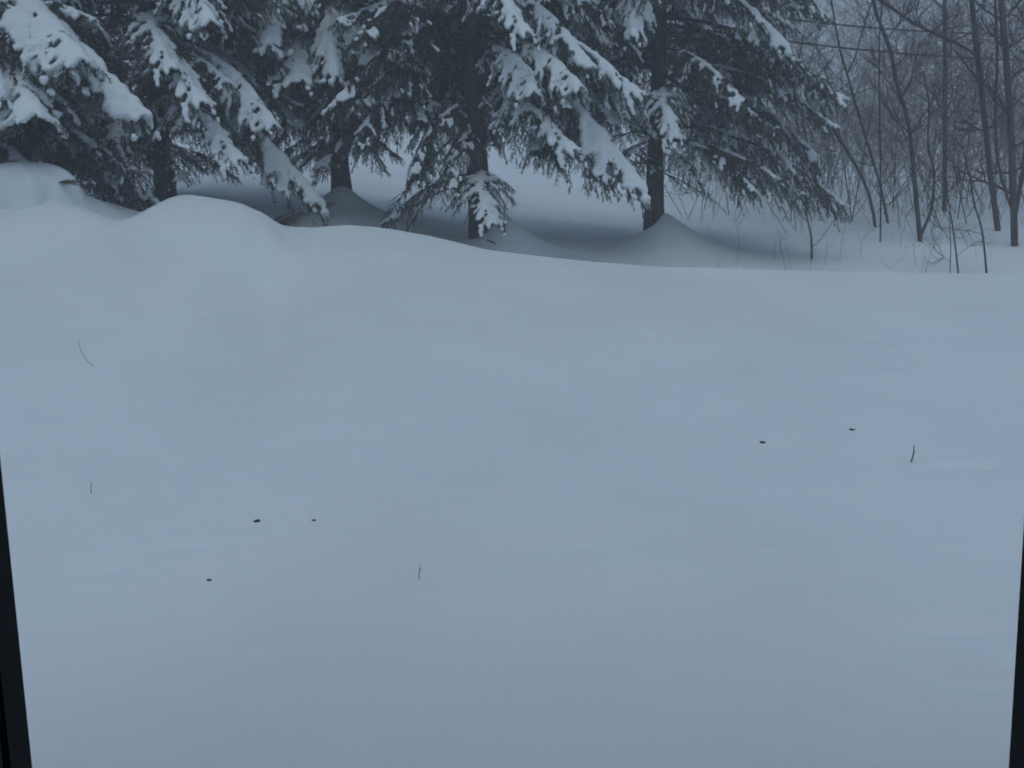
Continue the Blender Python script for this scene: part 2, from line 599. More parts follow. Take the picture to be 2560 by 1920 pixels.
    def load(sj, sd):
        f = 0.5 + 0.30 * math.sin(sj * 9 + ph[0] + sd) + 0.28 * math.sin(sj * 17 + ph[1] - sd * 1.7) + 0.15 * math.sin(sj * 31 + ph[2])
        return f + (snow - 0.5) * 1.3 + 0.35 * sj - 0.15
    def clump(x, y):
        return math.sin(x * 11 + ph[0]) * math.sin(y * 13 + ph[1]) + 0.7 * math.sin(x * 23 + y * 17 + ph[2]) + 0.5 * math.sin(x * 37 - y * 41 + ph[3])
    thr = 0.70 - 1.55 * snow
    for q in np.arange(0.28, 1.0, 0.026 / L):
        if load(q, 0) > 0.36:
            fi = q * (n - 1); i = int(fi)
            p = axis[i] + (axis[min(i + 1, n - 1)] - axis[i]) * (fi - i)
            rr = r.uniform(0.026, 0.066) * (1.1 - 0.4 * q) * (0.7 + snow * 0.55)
            a_, b_, c_ = unroll(p, q)
            blobs.append((a_ + r.normal(0, 0.012), b_ + r.normal(0, 0.018), c_ + 0.01, rr))
    for pts, sd, sj in twigs:
        if sj < 0.26 or r.random() < 0.08: continue
        v = load(sj, sd)
        if v < 0.42: continue
        far = min(1.0, 0.45 + 1.2 * (v - 0.42)) * r.uniform(0.75, 1.0)
        tot = np.linalg.norm(pts[-1] - pts[0])
        for q in np.arange(0.02, far, 0.020 / max(tot, 0.1)):
            fi = q * (len(pts) - 1); i = int(fi)
            p = pts[i] + (pts[min(i + 1, len(pts) - 1)] - pts[i]) * (fi - i)
            if clump(p[0], p[1]) < thr: continue
            rr = r.uniform(0.013, 0.044) * (1.15 - 0.45 * q) * (0.7 + snow * 0.6)
            a_, b_, c_ = unroll(p, sj)
            blobs.append((a_ + r.normal(0, 0.010), b_ + r.normal(0, 0.010), c_ + 0.010 + r.uniform(0, 0.012), rr))
    for pp, e, sj in subs:
        if clump(pp[0] * 0.8 + 1.3, pp[1]) < thr + 0.55: continue
        for q in np.arange(0.1, r.uniform(0.4, 0.95), 0.25):
            p = pp + (e - pp) * q
            blobs.append((*unroll(p + [0, 0, 0.008], sj), r.uniform(0.014, 0.030) * (0.8 + snow * 0.4)))
    cell = 0.014
    B = np.array(blobs) if blobs else np.array([[L * 0.5, 0, axis[n // 2, 2], 0.06]])
    x0, x1 = B[:, 0].min() - 0.15, B[:, 0].max() + 0.15
    y0, y1 = B[:, 1].min() - 0.15, B[:, 1].max() + 0.15
    nx, ny = int((x1 - x0) / cell) + 1, int((y1 - y0) / cell) + 1
    top = np.full((nx, ny), -1e3); bot = np.full((nx, ny), 1e3)
    for bx, by, bz, br in B:
        ia, ib = max(0, int((bx - br - x0) / cell)), min(nx, int((bx + br - x0) / cell) + 2)
        ja, jb = max(0, int((by - br - y0) / cell)), min(ny, int((by + br - y0) / cell) + 2)
        xx = x0 + np.arange(ia, ib) * cell; yy = y0 + np.arange(ja, jb) * cell
        d2 = ((xx[:, None] - bx) ** 2 + (yy[None, :] - by) ** 2) / br ** 2
        k = d2 < 1
        hgt = np.sqrt(np.clip(1 - d2, 0, 1)) * br
        tp = np.where(k, bz + hgt * 0.75, -1e3); bt = np.where(k, bz - hgt * 0.35, 1e3)
        top[ia:ib, ja:jb] = np.maximum(top[ia:ib, ja:jb], tp)
        bot[ia:ib, ja:jb] = np.minimum(bot[ia:ib, ja:jb], bt)
    msk = top > -500
    for _ in range(1):       # close the small holes between clumps
        cnt8 = np.zeros(msk.shape, int); ta = np.zeros_like(top); ba = np.zeros_like(top)
        for ox in (-1, 0, 1):
            for oy in (-1, 0, 1):
                if ox == 0 and oy == 0: continue
                mk = np.roll(np.roll(msk, ox, 0), oy, 1)
                cnt8 += mk
                ta += np.where(mk, np.roll(np.roll(top, ox, 0), oy, 1), 0); ba += np.where(mk, np.roll(np.roll(bot, ox, 0), oy, 1), 0)
        fill = (~msk) & (cnt8 >= 6)
        top = np.where(fill, ta / np.maximum(cnt8, 1) - 0.004, top); bot = np.where(fill, ba / np.maximum(cnt8, 1), bot)
        msk = msk | fill
    for _ in range(2):       # soften the top
        acc = np.zeros_like(top); wgt = np.zeros_like(top)
        for ox in (-1, 0, 1):
            for oy in (-1, 0, 1):
                sh = np.roll(np.roll(top, ox, 0), oy, 1); mk = np.roll(np.roll(msk, ox, 0), oy, 1)
                acc += np.where(mk, sh, 0); wgt += mk
        top = np.where(msk, acc / np.maximum(wgt, 1), top)
    top = np.where(msk, np.maximum(top, bot + 0.004), top)
    ii, jj = np.nonzero(msk)
    vid = -np.ones_like(top, dtype=int)
    vid[ii, jj] = np.arange(len(ii))
    nv_ = len(ii)
    jx = r.normal(0, 0.002, nv_); jy = r.normal(0, 0.002, nv_)
    px_ = x0 + ii * cell + jx; py_ = y0 + jj * cell + jy
    ss = px_ / L
    over = (ss - np.clip(ss, 0, 1)) * L
    bx_, bz_ = np.interp(ss, s, axis[:, 0]), np.interp(ss, s, axis[:, 2])
    tx_, tz_ = np.interp(ss, s, TX), np.interp(ss, s, TZ)
    def bend(w):
        return np.stack([bx_ + over * tx_ - tz_ * w, py_, bz_ + over * tz_ + tx_ * w], -1)
    sv = np.concatenate([bend(top[ii, jj]), bend(bot[ii, jj])])
    q = np.stack([vid[:-1, :-1], vid[1:, :-1], vid[1:, 1:], vid[:-1, 1:]], -1).reshape(-1, 4)
    q = q[(q >= 0).all(1)]
    qb = q[:, ::-1] + nv_
    # side walls
    ed = np.concatenate([q[:, [0, 1]], q[:, [1, 2]], q[:, [2, 3]], q[:, [3, 0]]])
    key = ed[:, 0].astype(np.int64) * (nv_ + 1) + ed[:, 1]
    rev = ed[:, 1].astype(np.int64) * (nv_ + 1) + ed[:, 0]
    be = ed[~np.isin(key, rev)]
    qs = np.stack([be[:, 1], be[:, 0], be[:, 0] + nv_, be[:, 1] + nv_], -1)
    sm = mesh_np('snow', sv, np.concatenate([q, qb, qs]), M_PAD, smooth=True)
    return {'mesh': me, 'snow': sm, 'tip': axis[-1], 'L': L}


HEAVY = [make_bough(100 + i, 2.4, th0, th1, w, sn, 0.20, 0.45, hg) for i, (th0, th1, w, sn, hg) in enumerate([
    (0, -58, 0.66, 0.74, 0.6), (6, -50, 0.72, 0.68, 0.5), (-4, -62, 0.62, 0.76, 0.6), (8, -46, 0.70, 0.64, 0.55)])]
LIGHT = [make_bough(200 + i, 2.4, th0, th1, w, sn, 0.22, 0.50, hg) for i, (th0, th1, w, sn, hg) in enumerate([
    (8, -40, 0.66, 0.46, 0.45), (0, -52, 0.72, 0.40, 0.55), (8, -34, 0.64, 0.52, 0.4), (-4, -58, 0.68, 0.36, 0.55)])]
SPARSE = [make_bough(300 + i, 2.4, th0, th1, w, sn, 0.25, 0.42, hg) for i, (th0, th1, w, sn, hg) in enumerate([
    (0, -42, 0.72, 0.26, 0.5), (6, -50, 0.66, 0.30, 0.55)])]


def dead_branch_mesh(seed):
    r = np.random.default_rng(seed)
    tb = TB()
    t = np.linspace(0, 1, 8)
    L = 1.5
    ax = np.stack([L * t, 0.08 * np.sin(t * 4 + seed), -0.25 * L * t ** 1.6], -1)
    tb.tube(ax, 0.013 * (1 - t) + 0.003, 5)
    for i in range(26):
        q = r.uniform(0.15, 0.98); k = q * 7; a = int(k)
        p = ax[a] + (ax[min(a + 1, 7)] - ax[a]) * (k - a)
        d = np.array([r.uniform(0.2, 1), r.choice([-1, 1]) * r.uniform(0.5, 1), r.uniform(-0.9, 0.1)])
        d /= np.linalg.norm(d)
        l = r.uniform(0.15, 0.5) * (1.1 - q * 0.6)
        e = p + d * l
        tb.stick(p, p + d * l * 0.5 + [0, 0, 0.01], 0.005, 0.0035); tb.stick(p + d * l * 0.5 + [0, 0, 0.01], e + [0, 0, -0.06 * l], 0.0035, 0.0018)
        for j in range(2):
            u = r.uniform(0.3, 0.9); d2 = d + r.normal(0, 0.5, 3); d2 /= np.linalg.norm(d2)
            tb.stick(p + d * l * u, p + d * l * u + d2 * l * 0.4, 0.003, 0.0015)
    return tb.mesh('dead_branch', M_TWIG)


DEAD = [dead_branch_mesh(40 + i) for i in range(3)]


def place_bough(root, var, origin, az, scale, pitch=0.0, rollj=0.0, width=1.0, snow=True):
    b = link('bough', var['mesh'], root)
    b.location = origin
    b.rotation_euler = (rollj, pitch, az)
    b.scale = (scale, scale * width, scale)
    if snow:
        link('snow', var['snow'], b)['kind'] = 'stuff'
    return b


def spruce(foot, label, group, H, r_low, h_low, slope, seed, density, heavy, heroes=(), trunk_r=0.135, lean=(0, 0), clear=0.0):
    fx, fy = foot[0], foot[1]
    zg = g1(fx, fy)
    root = empty('spruce_tree', (fx, fy, zg))
    tag(root, label, 'tree', group)
    r = np.random.default_rng(seed)
    # trunk with a root flare
    tb = TB()
    hh = np.array([-0.6, 0.0, 0.25, 0.6, 1.2, 2.0, 3.0, 4.5, 6.5, H * 0.85, H])
    hh = np.unique(np.clip(hh, -0.6, H))
    rad = trunk_r * np.clip(1 - hh / (H * 1.03), 0.02, 1) * (1 + 0.18 * np.exp(-np.clip(hh, 0, 9) / 0.25))
    def cx(h):
        return np.stack([lean[0] * h + 0.03 * np.sin(h * 0.9 + seed), lean[1] * h + 0.03 * np.cos(h * 0.7 + seed), h], -1)
    tb.tube(cx(hh), rad, 14)
    link('trunk', tb.mesh('trunk', M_BARK), root)
    # whorls
    h = h_low
    az = r.uniform(0, 6.28)
    while h < H - 0.3:
        rr = max(0.35, r_low - slope * (h - h_low))
        vis = h < 5.3
        k = density if vis else density * 0.3
        az += 2.399963 + r.normal(0, 0.25)
        L = rr * r.uniform(0.72, 1.10)
        face = math.cos(az + math.pi / 2)          # 1 = straight towards the window
        if h < clear and face > 0.80:             # the trunk stays in view
            h += (0.5 / k) * r.uniform(0.6, 1.4)
            continue
        pick = r.random()
        if pick < heavy: var = HEAVY[r.integers(len(HEAVY))]
        elif pick < heavy + 0.38: var = LIGHT[r.integers(len(LIGHT))]
        else: var = SPARSE[r.integers(len(SPARSE))]
        sc = L / var['tip'][0]
        o = cx(np.array([h]))[0]
        place_bough(root, var, o, az, sc, r.normal(0, 0.08), r.normal(0, 0.10), r.uniform(0.85, 1.15) / max(0.75, min(1.0, sc)))
        h += (1.0 / k) * r.uniform(0.6, 1.4)
    # dead inner branches low on the trunk
    for i in range(9):
        hz = r.uniform(0.7, 3.2)
        d = link('dead_branch', DEAD[i % 3], root)
        d.location = cx(np.array([hz]))[0]
        d.rotation_euler = (r.normal(0, 0.2), r.normal(0.1, 0.15), r.uniform(0, 6.28))
        s = r.uniform(0.6, 1.1); d.scale = (s, s, s)
    # boughs that show singly in the photograph: px, py of the tip, its Y, kind, width
    for px, py, dY, kind, wd in heroes:
        tip = at(px, py, fy + dY)
        var = {'h': HEAVY, 'l': LIGHT, 's': SPARSE}[kind][r.integers(4 if kind != 's' else 2)]
        dx, dy = tip.x - fx, tip.y - fy
        for _ in range(2):
            dist = math.hypot(dx, dy)
            sc = dist / var['tip'][0]
            oz = tip.z - var['tip'][2] * sc - zg
            c = cx(np.array([oz]))[0]
            dx, dy = tip.x - fx - c[0], tip.y - fy - c[1]
        place_bough(root, var, c, math.atan2(dy, dx), sc, 0, 0, wd / max(0.7, min(1.0, sc)))
    return root


T0, T1, T2, T3, T4 = FEET
GRP = 'spruces in the row behind the drift'


def plaster(root, rx, h0, h1, az, half, seed, lean=(0, 0)):
    """wind-packed snow stuck to one side of a trunk"""
    r = np.random.default_rng(seed)
    nh, na = 22, 7
    v = []
    for i in range(nh):
        t = i / (nh - 1); h = h0 + (h1 - h0) * t
        w = half * math.sin(math.pi * (0.06 + 0.88 * t)) ** 0.6 * (1 + 0.35 * math.sin(t * 17 + seed) + r.normal(0, 0.12))
        for j in range(na):
            q = j / (na - 1) * 2 - 1
            rad = rx * (0.97 + 0.16 * (1 - q * q) + r.normal(0, 0.01))
            a = az + q * w
            v.append((lean[0] * h + 0.03 * math.sin(h * 0.9 + seed) + rad * math.cos(a), lean[1] * h + 0.03 * math.cos(h * 0.7 + seed) + rad * math.sin(a), h))
    idx = np.arange(nh * na).reshape(nh, na)
    f = np.stack([idx[:-1, :-1], idx[:-1, 1:], idx[1:, 1:], idx[1:, :-1]], -1).reshape(-1, 4)
    link('trunk_snow', mesh_np('trunk_snow', np.array(v), f, M_PAD, smooth=True), root)

spruce(T0, 'snow-laden spruce at the left edge, its trunk out of view', GRP, 9.5, 2.9, 1.35, 0.22, 1, 20, 0.18,
       heroes=[(120, 175, -1.7, 'h', 1.3), (260, 165, -1.5, 'h', 1.2), (150, 300, -1.9, 'h', 1.3), (20, 245, -2.0, 'h', 1.0), (330, 285, -1.2, 'h', 1.1), (60, 440, -1.5, 'l', 1.2)])
spruce(T1, 'spruce with dark trunk rising behind the snow bank on the left', GRP, 9.0, 2.45, 1.45, 0.18, 2, 22, 0.16, clear=3.3,
       heroes=[(420, 170, -1.9, 'h', 1.0), (495, 255, -2.0, 'h', 1.0), (590, 400, -1.7, 'h', 1.1), (230, 420, -1.7, 'l', 1.0), (330, 440, -1.5, 's', 1.0), (560, 60, -1.8, 'h', 1.0), (520, 430, -0.2, 's', 1.1), (600, 445, 0.5, 's', 1.2), (470, 450, -1.0, 's', 1.0), (560, 380, 0.6, 's', 1.2)])
t2 = spruce(T2, 'spruce with bare straight trunk and cone of snow at its foot', GRP, 10.0, 2.5, 1.6, 0.18, 3, 22, 0.14, clear=4.6,
       heroes=[(720, 205, -1.9, 'h', 1.5), (850, 190, -2.0, 'h', 1.0), (930, 190, -1.9, 'h', 1.1), (680, 110, -2.0, 'h', 1.3), (960, 420, -0.9, 'l', 0.9), (700, 420, -0.8, 'l', 0.9), (745, 425, 0.4, 's', 1.1), (650, 430, -0.2, 's', 1.2), (690, 350, 0.6, 's', 1.2), (1000, 400, 0.5, 's', 1.1)])
t3 = spruce(T3, 'spruce with thick leaning trunk and low snowy skirt in the middle', GRP, 11.0, 2.5, 2.1, 0.16, 4, 21, 0.14, clear=5.8, trunk_r=0.165, lean=(-0.035, 0),
       heroes=[(1360, 235, -1.8, 'h', 0.9), (1430, 375, -1.7, 'h', 1.1), (1030, 435, -1.4, 'l', 0.7), (1130, 470, -1.3, 'l', 0.7), (1225, 560, -1.6, 'h', 0.9),
               (1310, 80, -2.0, 'h', 0.9), (1475, 225, -1.6, 'h', 0.8), (1600, 235, -1.4, 'h', 0.7), (1620, 480, -1.2, 'h', 0.8), (960, 560, -0.7, 's', 0.8)])
t4 = spruce(T4, 'rightmost spruce with snow drifted against its trunk', GRP, 10.0, 2.8, 2.2, 0.28, 5, 21, 0.14, clear=4.0, trunk_r=0.14, lean=(0.01, 0),
       heroes=[(1680, 345, -1.8, 'h', 0.8), (1850, 260, -1.6, 'l', 0.9), (2115, 520, -0.4, 's', 1.1), (2030, 500, -1.0, 's', 1.2), (1900, 480, -1.2, 's', 1.1),
               (1770, 480, -0.9, 'l', 0.9), (2060, 400, -0.3, 'l', 1.1), (1990, 230, -0.5, 'l', 1.0), (1540, 450, -1.3, 's', 1.0), (1960, 330, -0.9, 's', 1.2), (1560, 90, -1.8, 'h', 0.9)])

plaster(t2, 0.128, 0.85, 1.95, R(-55), 0.55, 3)
plaster(t4, 0.132, 0.70, 1.55, R(-18), 0.40, 5, (0.01, 0))

# a broken branch of the leaning spruce hanging down to the snow on its left
for (px, py, Y, hz, mi) in ((950, 570, 13.7, 1.55, 0), (1000, 590, 13.5, 1.25, 2)):
    d = link('dead_branch', DEAD[mi], t3)
    tip = at(px, py, Y) - t3.location
    root_h = Vector((-0.035 * hz, -0.1, hz))
    v = tip - root_h
    hd_ = math.hypot(v.x, v.y)
    sc = v.length / 1.55
    d.location = root_h
    d.rotation_euler = (0, -math.atan2(v.z, hd_) - R(14), math.atan2(v.y, v.x))
    d.scale = (sc, sc * 0.8, sc)

# broken branches lying at the foot of the spruces
for i, (px, Y, az, sc, lab) in enumerate([
        (1215, 13.6, 1.2, 0.7, 'short broken twigs at the foot of the thick leaning spruce')]):
    q = at(px, 560, Y)
    o = link('fallen_branch', DEAD[1])
    o.location = (q.x, Y, g1(q.x, Y) + 0.22)
    o.rotation_euler = (R(20), R(4), az)
    o.scale = (sc, sc, sc)
    tag(o, lab, 'branch')

# spruce sprigs sticking out of the drift
for i, (px, Y, az, sc, var, lab) in enumerate([
        (655, 12.1, 0.1, 0.24, SPARSE[0], 'dark needled sprig beside the right flank of the snow bank'),
        (775, 14.6, 0.4, 0.20, SPARSE[1], 'small dark sprig left of the straight bare trunk'),
        (1050, 13.6, 3.3, 0.26, LIGHT[1], 'dark sprig drooping over the trough left of the leaning spruce')]):
    q = at(px, 520, Y)
    o = empty('spruce_sprig', (q.x, Y, g1(q.x, Y) - 0.02))
    tag(o, lab, 'sprig', 'spruce sprigs in the drift')
    for k in range(5):
        t = link('twig', var['mesh'], o)
        t.rotation_euler = (R(15 * (k - 2)), R(-62 + 11 * k), az + R(-95 + 71 * k))
        f = sc * (0.8 + 0.12 * (k % 3))
        t.scale = (f, f, f)

# low bush under a cap of snow at the far left
def snowy_bush():
    Y = 11.0
    q = at(85, 470, Y)
    zb = g1(q.x, Y)
    root = empty('low_bush', (q.x, Y, zb))
    tag(root, 'low bush under a rounded cap of snow at the far left', 'bush')
    top = max(0.3, at(85, 412, Y).z - zb)
    n, m = 40, 16
    v = []
    for i in range(m):
        t = i / (m - 1)
        for j in range(n):
            a = 2 * math.pi * j / n
            rr = 0.46 * math.sin(t * math.pi / 2) ** 0.8 * (1 + 0.10 * math.sin(3 * a + 1) + 0.07 * math.sin(7 * a + 5 * t) + 0.05 * math.sin(11 * a - 7 * t))
            zz = top * (math.cos(t * math.pi / 2) ** 1.25 + 0.12 * math.sin(2 * a + 0.6) * t * (1 - t) + 0.08 * math.sin(5 * a + 6 * t) * t * (1 - t)) - 0.45 * t ** 4
            v.append((rr * math.cos(a) * 1.15 - 0.10 * (1 - t), rr * math.sin(a), zz))
    idx = np.arange(n * m).reshape(m, n)
    f = np.stack([idx[:-1], np.roll(idx[:-1], -1, 1), np.roll(idx[1:], -1, 1), idx[1:]], -1).reshape(-1, 4)
    link('snow_cap', mesh_np('snow_cap', np.array(v), f, M_PAD, smooth=True), root)
    for k in range(3):
        az = R(-25 + 45 * k)
        b = link('bough', (SPARSE + LIGHT)[k % 6]['mesh'], root)
        b.location = (0.30 * math.cos(az), 0.30 * math.sin(az), top * 0.12)
        b.rotation_euler = (0, R(-30 + 9 * k), az); b.scale = (0.17, 0.19, 0.17)
    return root


snowy_bush()

# ------------------------------------------------------------------ bare trees on the right
def bare_tree(label, stems, group, seed, twig=1.0, n_br=9, spread=1.0, name='bare_tree', Y=None, extra=0.35, cat='tree'):
    """stems: list of lists of (px, py); the first point of the first stem is the foot"""
    r = np.random.default_rng(seed)
    f = hit(*stems[0][0][:2], y0=13.4) if Y is None else at(stems[0][0][0], stems[0][0][1], Y)
    Yt = f.y
    foot = Vector((f.x, f.y, g1(f.x, f.y)))
    root = empty(name, foot)
    tag(root, label, cat, group)
    tr, cr = TB(), TB()
    made = 0

    def branch(p, d, l, rad, depth):
        nonlocal made
        m = 6
        pts = [p]
        dd = d / np.linalg.norm(d)
        for i in range(m - 1):
            dd = dd + r.normal(0, 0.13, 3) + np.array([0, 0, 0.05])
            dd /= np.linalg.norm(dd)
            pts.append(pts[-1] + dd * l / (m - 1))
        pts = np.array(pts)
        rs = rad * np.linspace(1, 0.25, m)
        if rad < 0.009:
            for i in range(m - 1): cr.stick(pts[i], pts[i + 1], rs[i], rs[i + 1])
        else:
            cr.tube(pts, rs, 5)
        made += 1
        if depth > 0:
            for i in range(int(r.integers(3, 6) * twig)):
                k = int(r.integers(1, m - 1))
                a = rotz(pts[k + 1] - pts[k], r.uniform(-1.2, 1.2))
                a = a / np.linalg.norm(a) + np.array([0, r.normal(0, 0.4), r.normal(0.15, 0.4)])
                branch(pts[k], a, l * r.uniform(0.35, 0.65), max(rad * 0.55, 0.0035), depth - 1)

    for si, st in enumerate(stems):
        w0, w1 = st[0][2], st[-1][2]
        yo = r.uniform(-0.4, 0.4) if si else 0.0
        P = []
        for k, q in enumerate(st):
            P.append(at(q[0], q[1], Yt + yo * k / max(1, len(st) - 1)))
        P = np.array([list(q) for q in P])
        # continue past the picture's top
        d = P[-1] - P[-2]
        d = d / np.linalg.norm(d)
        if extra and st[-1][1] <= 5:
            for k in range(4):
                d = d + r.normal(0, 0.08, 3) + np.array([0, 0, 0.06]); d /= np.linalg.norm(d)
                P = np.vstack([P, P[-1] + d * 0.9])
        if si == 0:
            P = np.vstack([[P[0][0], P[0][1], min(foot.z, P[0][2]) - 0.25], P])
        # resample smooth
        t = np.linspace(0, 1, len(P)); tt = np.linspace(0, 1, 22)
        S = np.stack([np.interp(tt, t, P[:, i]) for i in range(3)], -1)
        for _ in range(2):
            S[1:-1] = 0.25 * S[:-2] + 0.5 * S[1:-1] + 0.25 * S[2:]
        rad = np.interp(tt, [0, 1], [w0, w1]) * 0.85 * Yt / F_PX / 2
        (tr if si == 0 else cr).tube(S - np.array(foot), rad, 8 if w0 > 8 else 6)
        for i in range(n_br):
            k = int(r.integers(5, 21))
            az = r.choice([0, math.pi]) + r.normal(0, 0.6)
            d = np.array([math.cos(az) * spread, math.sin(az) * spread, r.uniform(0.15, 1.4)])
            branch(S[k] - np.array(foot), d, r.uniform(0.5, 1.3), max(0.004, rad[k] * 0.42), 2)
    link('trunk', tr.mesh('trunk', M_GREYBARK), root)
    link('crown', cr.mesh('crown', M_GREYBARK), root)
    return root


def U(pts, w0, w1):
    """points measured on the enlarged right-hand quarter of the photograph"""
    out = []
    n = len(pts)
    for i, (u, v) in enumerate(pts):
        out.append((1860 + 0.422 * u, 0.422 * v, w0 + (w1 - w0) * i / max(1, n - 1)))
    return out


BG = 'bare trees on the right'
bare_tree('slim bare tree leaning left towards the spruce', [U([(785, 1345), (745, 1100), (650, 950), (540, 800), (430, 600), (340, 400), (250, 280), (120, 150), (0, 0)], 10, 5)], BG, 21, n_br=14, twig=1.2)
bare_tree('slim bare tree forking high up, right of the leaning one', [U([(855, 1325), (805, 1080), (725, 830), (645, 560), (612, 440)], 9, 6), U([(612, 440), (575, 330), (540, 150), (520, 0)], 6, 3), U([(612, 440), (665, 330), (700, 180), (760, 0)], 5, 3)], BG, 22, n_br=10, twig=1.2)
bare_tree('thin straight sapling between the slim bare trees', [U([(808, 1435), (812, 1000), (800, 500), (798, 200), (822, 0)], 5, 4)], BG, 23, n_br=5)
bare_tree('crooked bare tree with a bend halfway up its stem', [U([(1050, 1430), (1012, 1150), (988, 750), (962, 640), (895, 520), (885, 300), (840, 220), (780, 90), (760, 0)], 15, 7), U([(962, 640), (930, 570), (985, 500), (1010, 380), (1040, 250)], 6, 3), U([(1045, 1400), (1120, 1230), (1130, 1000), (1085, 880), (1100, 600), (1060, 420)], 10, 4)], BG, 24, n_br=12, twig=1.2)
bare_tree('straight upright bare tree like a pole', [U([(1190, 1255), (1192, 900), (1190, 500), (1192, 200), (1188, 0)], 15, 11)], BG, 25, n_br=16, twig=1.2)
bare_tree('tall dark bare tree near the right edge', [U([(1510, 1370), (1450, 1000), (1420, 600), (1375, 300), (1350, 0)], 18, 14), U([(1390, 330), (1250, 250), (1100, 190), (960, 110), (800, 0)], 9, 4)], BG, 26, n_br=24, twig=1.2)
bare_tree('thickest bare tree with double stem at the right edge', [U([(1605, 1460), (1595, 1200), (1590, 900), (1560, 400), (1520, 0)], 21, 16), U([(1600, 1300), (1660, 1000), (1690, 600), (1680, 200), (1700, 0)], 13, 9), U([(1590, 1250), (1500, 1000), (1480, 700), (1510, 300), (1480, 0)], 9, 6)], BG, 27, n_br=22, twig=1.2)
SG = 'thin saplings behind the drift crest'
bare_tree('thin dark sapling standing just behind the crest near the right edge', [U([(1440, 1640), (1412, 1350), (1365, 1220), (1345, 1080), (1300, 900)], 7, 3)], SG, 31, n_br=4, name='sapling', Y=13.6)
bare_tree('pale thin sapling with two shoots left of the dark one', [U([(1272, 1640), (1245, 1400), (1225, 1270), (1190, 1050)], 6, 3), U([(1220, 1640), (1225, 1450), (1215, 1250)], 3, 2)], SG, 32, n_br=3, name='sapling', Y=13.7)
bare_tree('short bare sapling below the tips of the right-hand spruce', [U([(402, 1450), (395, 1380), (372, 1290), (360, 1150)], 7, 4)], SG, 33, n_br=3, name='sapling', Y=15.0)

# ------------------------------------------------------------------ overhead wires
def wire(label, p_left, p_right, Y0, Y1, rad, sag):
    a, b = at(*p_left, Y0), at(*p_right, Y1)
    d = b - a
    A, B = a - d * 1.2, b + d * 0.9
    t = np.linspace(0, 1, 40)
    P = np.array(A)[None, :] + np.array(B - A)[None, :] * t[:, None]
    P[:, 2] -= sag * 4 * t * (1 - t)
    off = sag * 4 * 0.5 * 0.5 * 0.97
    P[:, 2] += off
    tb = TB(); tb.tube(P, np.full(40, rad), 6)
    o = link('overhead_wire', tb.mesh('overhead_wire', M_WIRE))
    return tag(o, label, 'wire', 'overhead wires on the right')


wire('upper of the two dark wires crossing above the bare trees', (1920, 42), (2366, 88), 19, 20.5, 0.016, 0.35)
wire('lower of the two dark wires crossing above the bare trees', (1860, 90), (2366, 148), 19, 20.5, 0.018, 0.35)

# ------------------------------------------------------------------ brush and far wood
def brush(name, label, n, region, hgt, mat, seed, twigs, rad):
    r = np.random.default_rng(seed)
    tb = TB()
    for i in range(n):
        y = r.uniform(*region[2:4]); x = r.uniform(region[0], region[1]) * y
        z = g1(x, y) - 0.05
        H = r.uniform(*hgt)
        ln = r.normal(0, 0.30, 2)
        p0 = np.array([x, y, z]); p2 = p0 + np.array([ln[0] * H, ln[1] * H, H])
        mid = (p0 + p2) / 2 + r.normal(0, 0.09 * H, 3) * [1, 1, 0]
        rr = rad * r.uniform(0.6, 1.4) * H
        tb.stick(p0, mid, rr, rr * 0.7); tb.stick(mid, p2, rr * 0.7, rr * 0.2)
        for k in range(twigs):
            u = r.uniform(0.2, 0.95)
            q = p0 + (mid - p0) * u * 2 if u < 0.5 else mid + (p2 - mid) * (u - 0.5) * 2
            a = r.uniform(0, 6.28); l = H * r.uniform(0.12, 0.34) * (1.15 - u * 0.5)
            e = q + np.array([math.cos(a), math.sin(a) * 0.7, r.uniform(0.1, 1.0)]) * l
            tb.stick(q, e, rr * 0.45, rr * 0.15)
            q2 = q + (e - q) * 0.5
            e2 = q2 + (rotz(e - q, r.choice([-0.8, 0.8])) * 0.55)
            tb.stick(q2, e2, rr * 0.28, rr * 0.12)
    o = link(name, tb.mesh(name, mat, smooth=False))
    return tag(o, label, {'brush': 'brush', 'undergrowth': 'undergrowth', 'weeds': 'weeds'}.get(name, 'wood'), kind='stuff')


brush('brush', 'thin grey brush filling the ground between the bare trees', 560, (0.17, 0.62, 19.0, 32), (0.5, 4.2), M_BRUSH, 51, 20, 0.0022)
brush('undergrowth', 'tangle of thin dark stems standing between the bare trees', 190, (0.27, 0.62, 17.5, 27), (1.6, 5.5), M_GREYBARK, 53, 26, 0.0022)
brush('weeds', 'thin weed stalks in the snow behind the crest on the right', 55, (0.20, 0.56, 13.6, 18.5), (0.25, 0.85), M_BRUSH, 54, 5, 0.0055)
brush('far_wood', 'pale grey wood covering the hillside far behind', 420, (-0.75, 0.75, 45, 110), (4.5, 9.0), M_FARWOOD, 52, 18, 0.006)

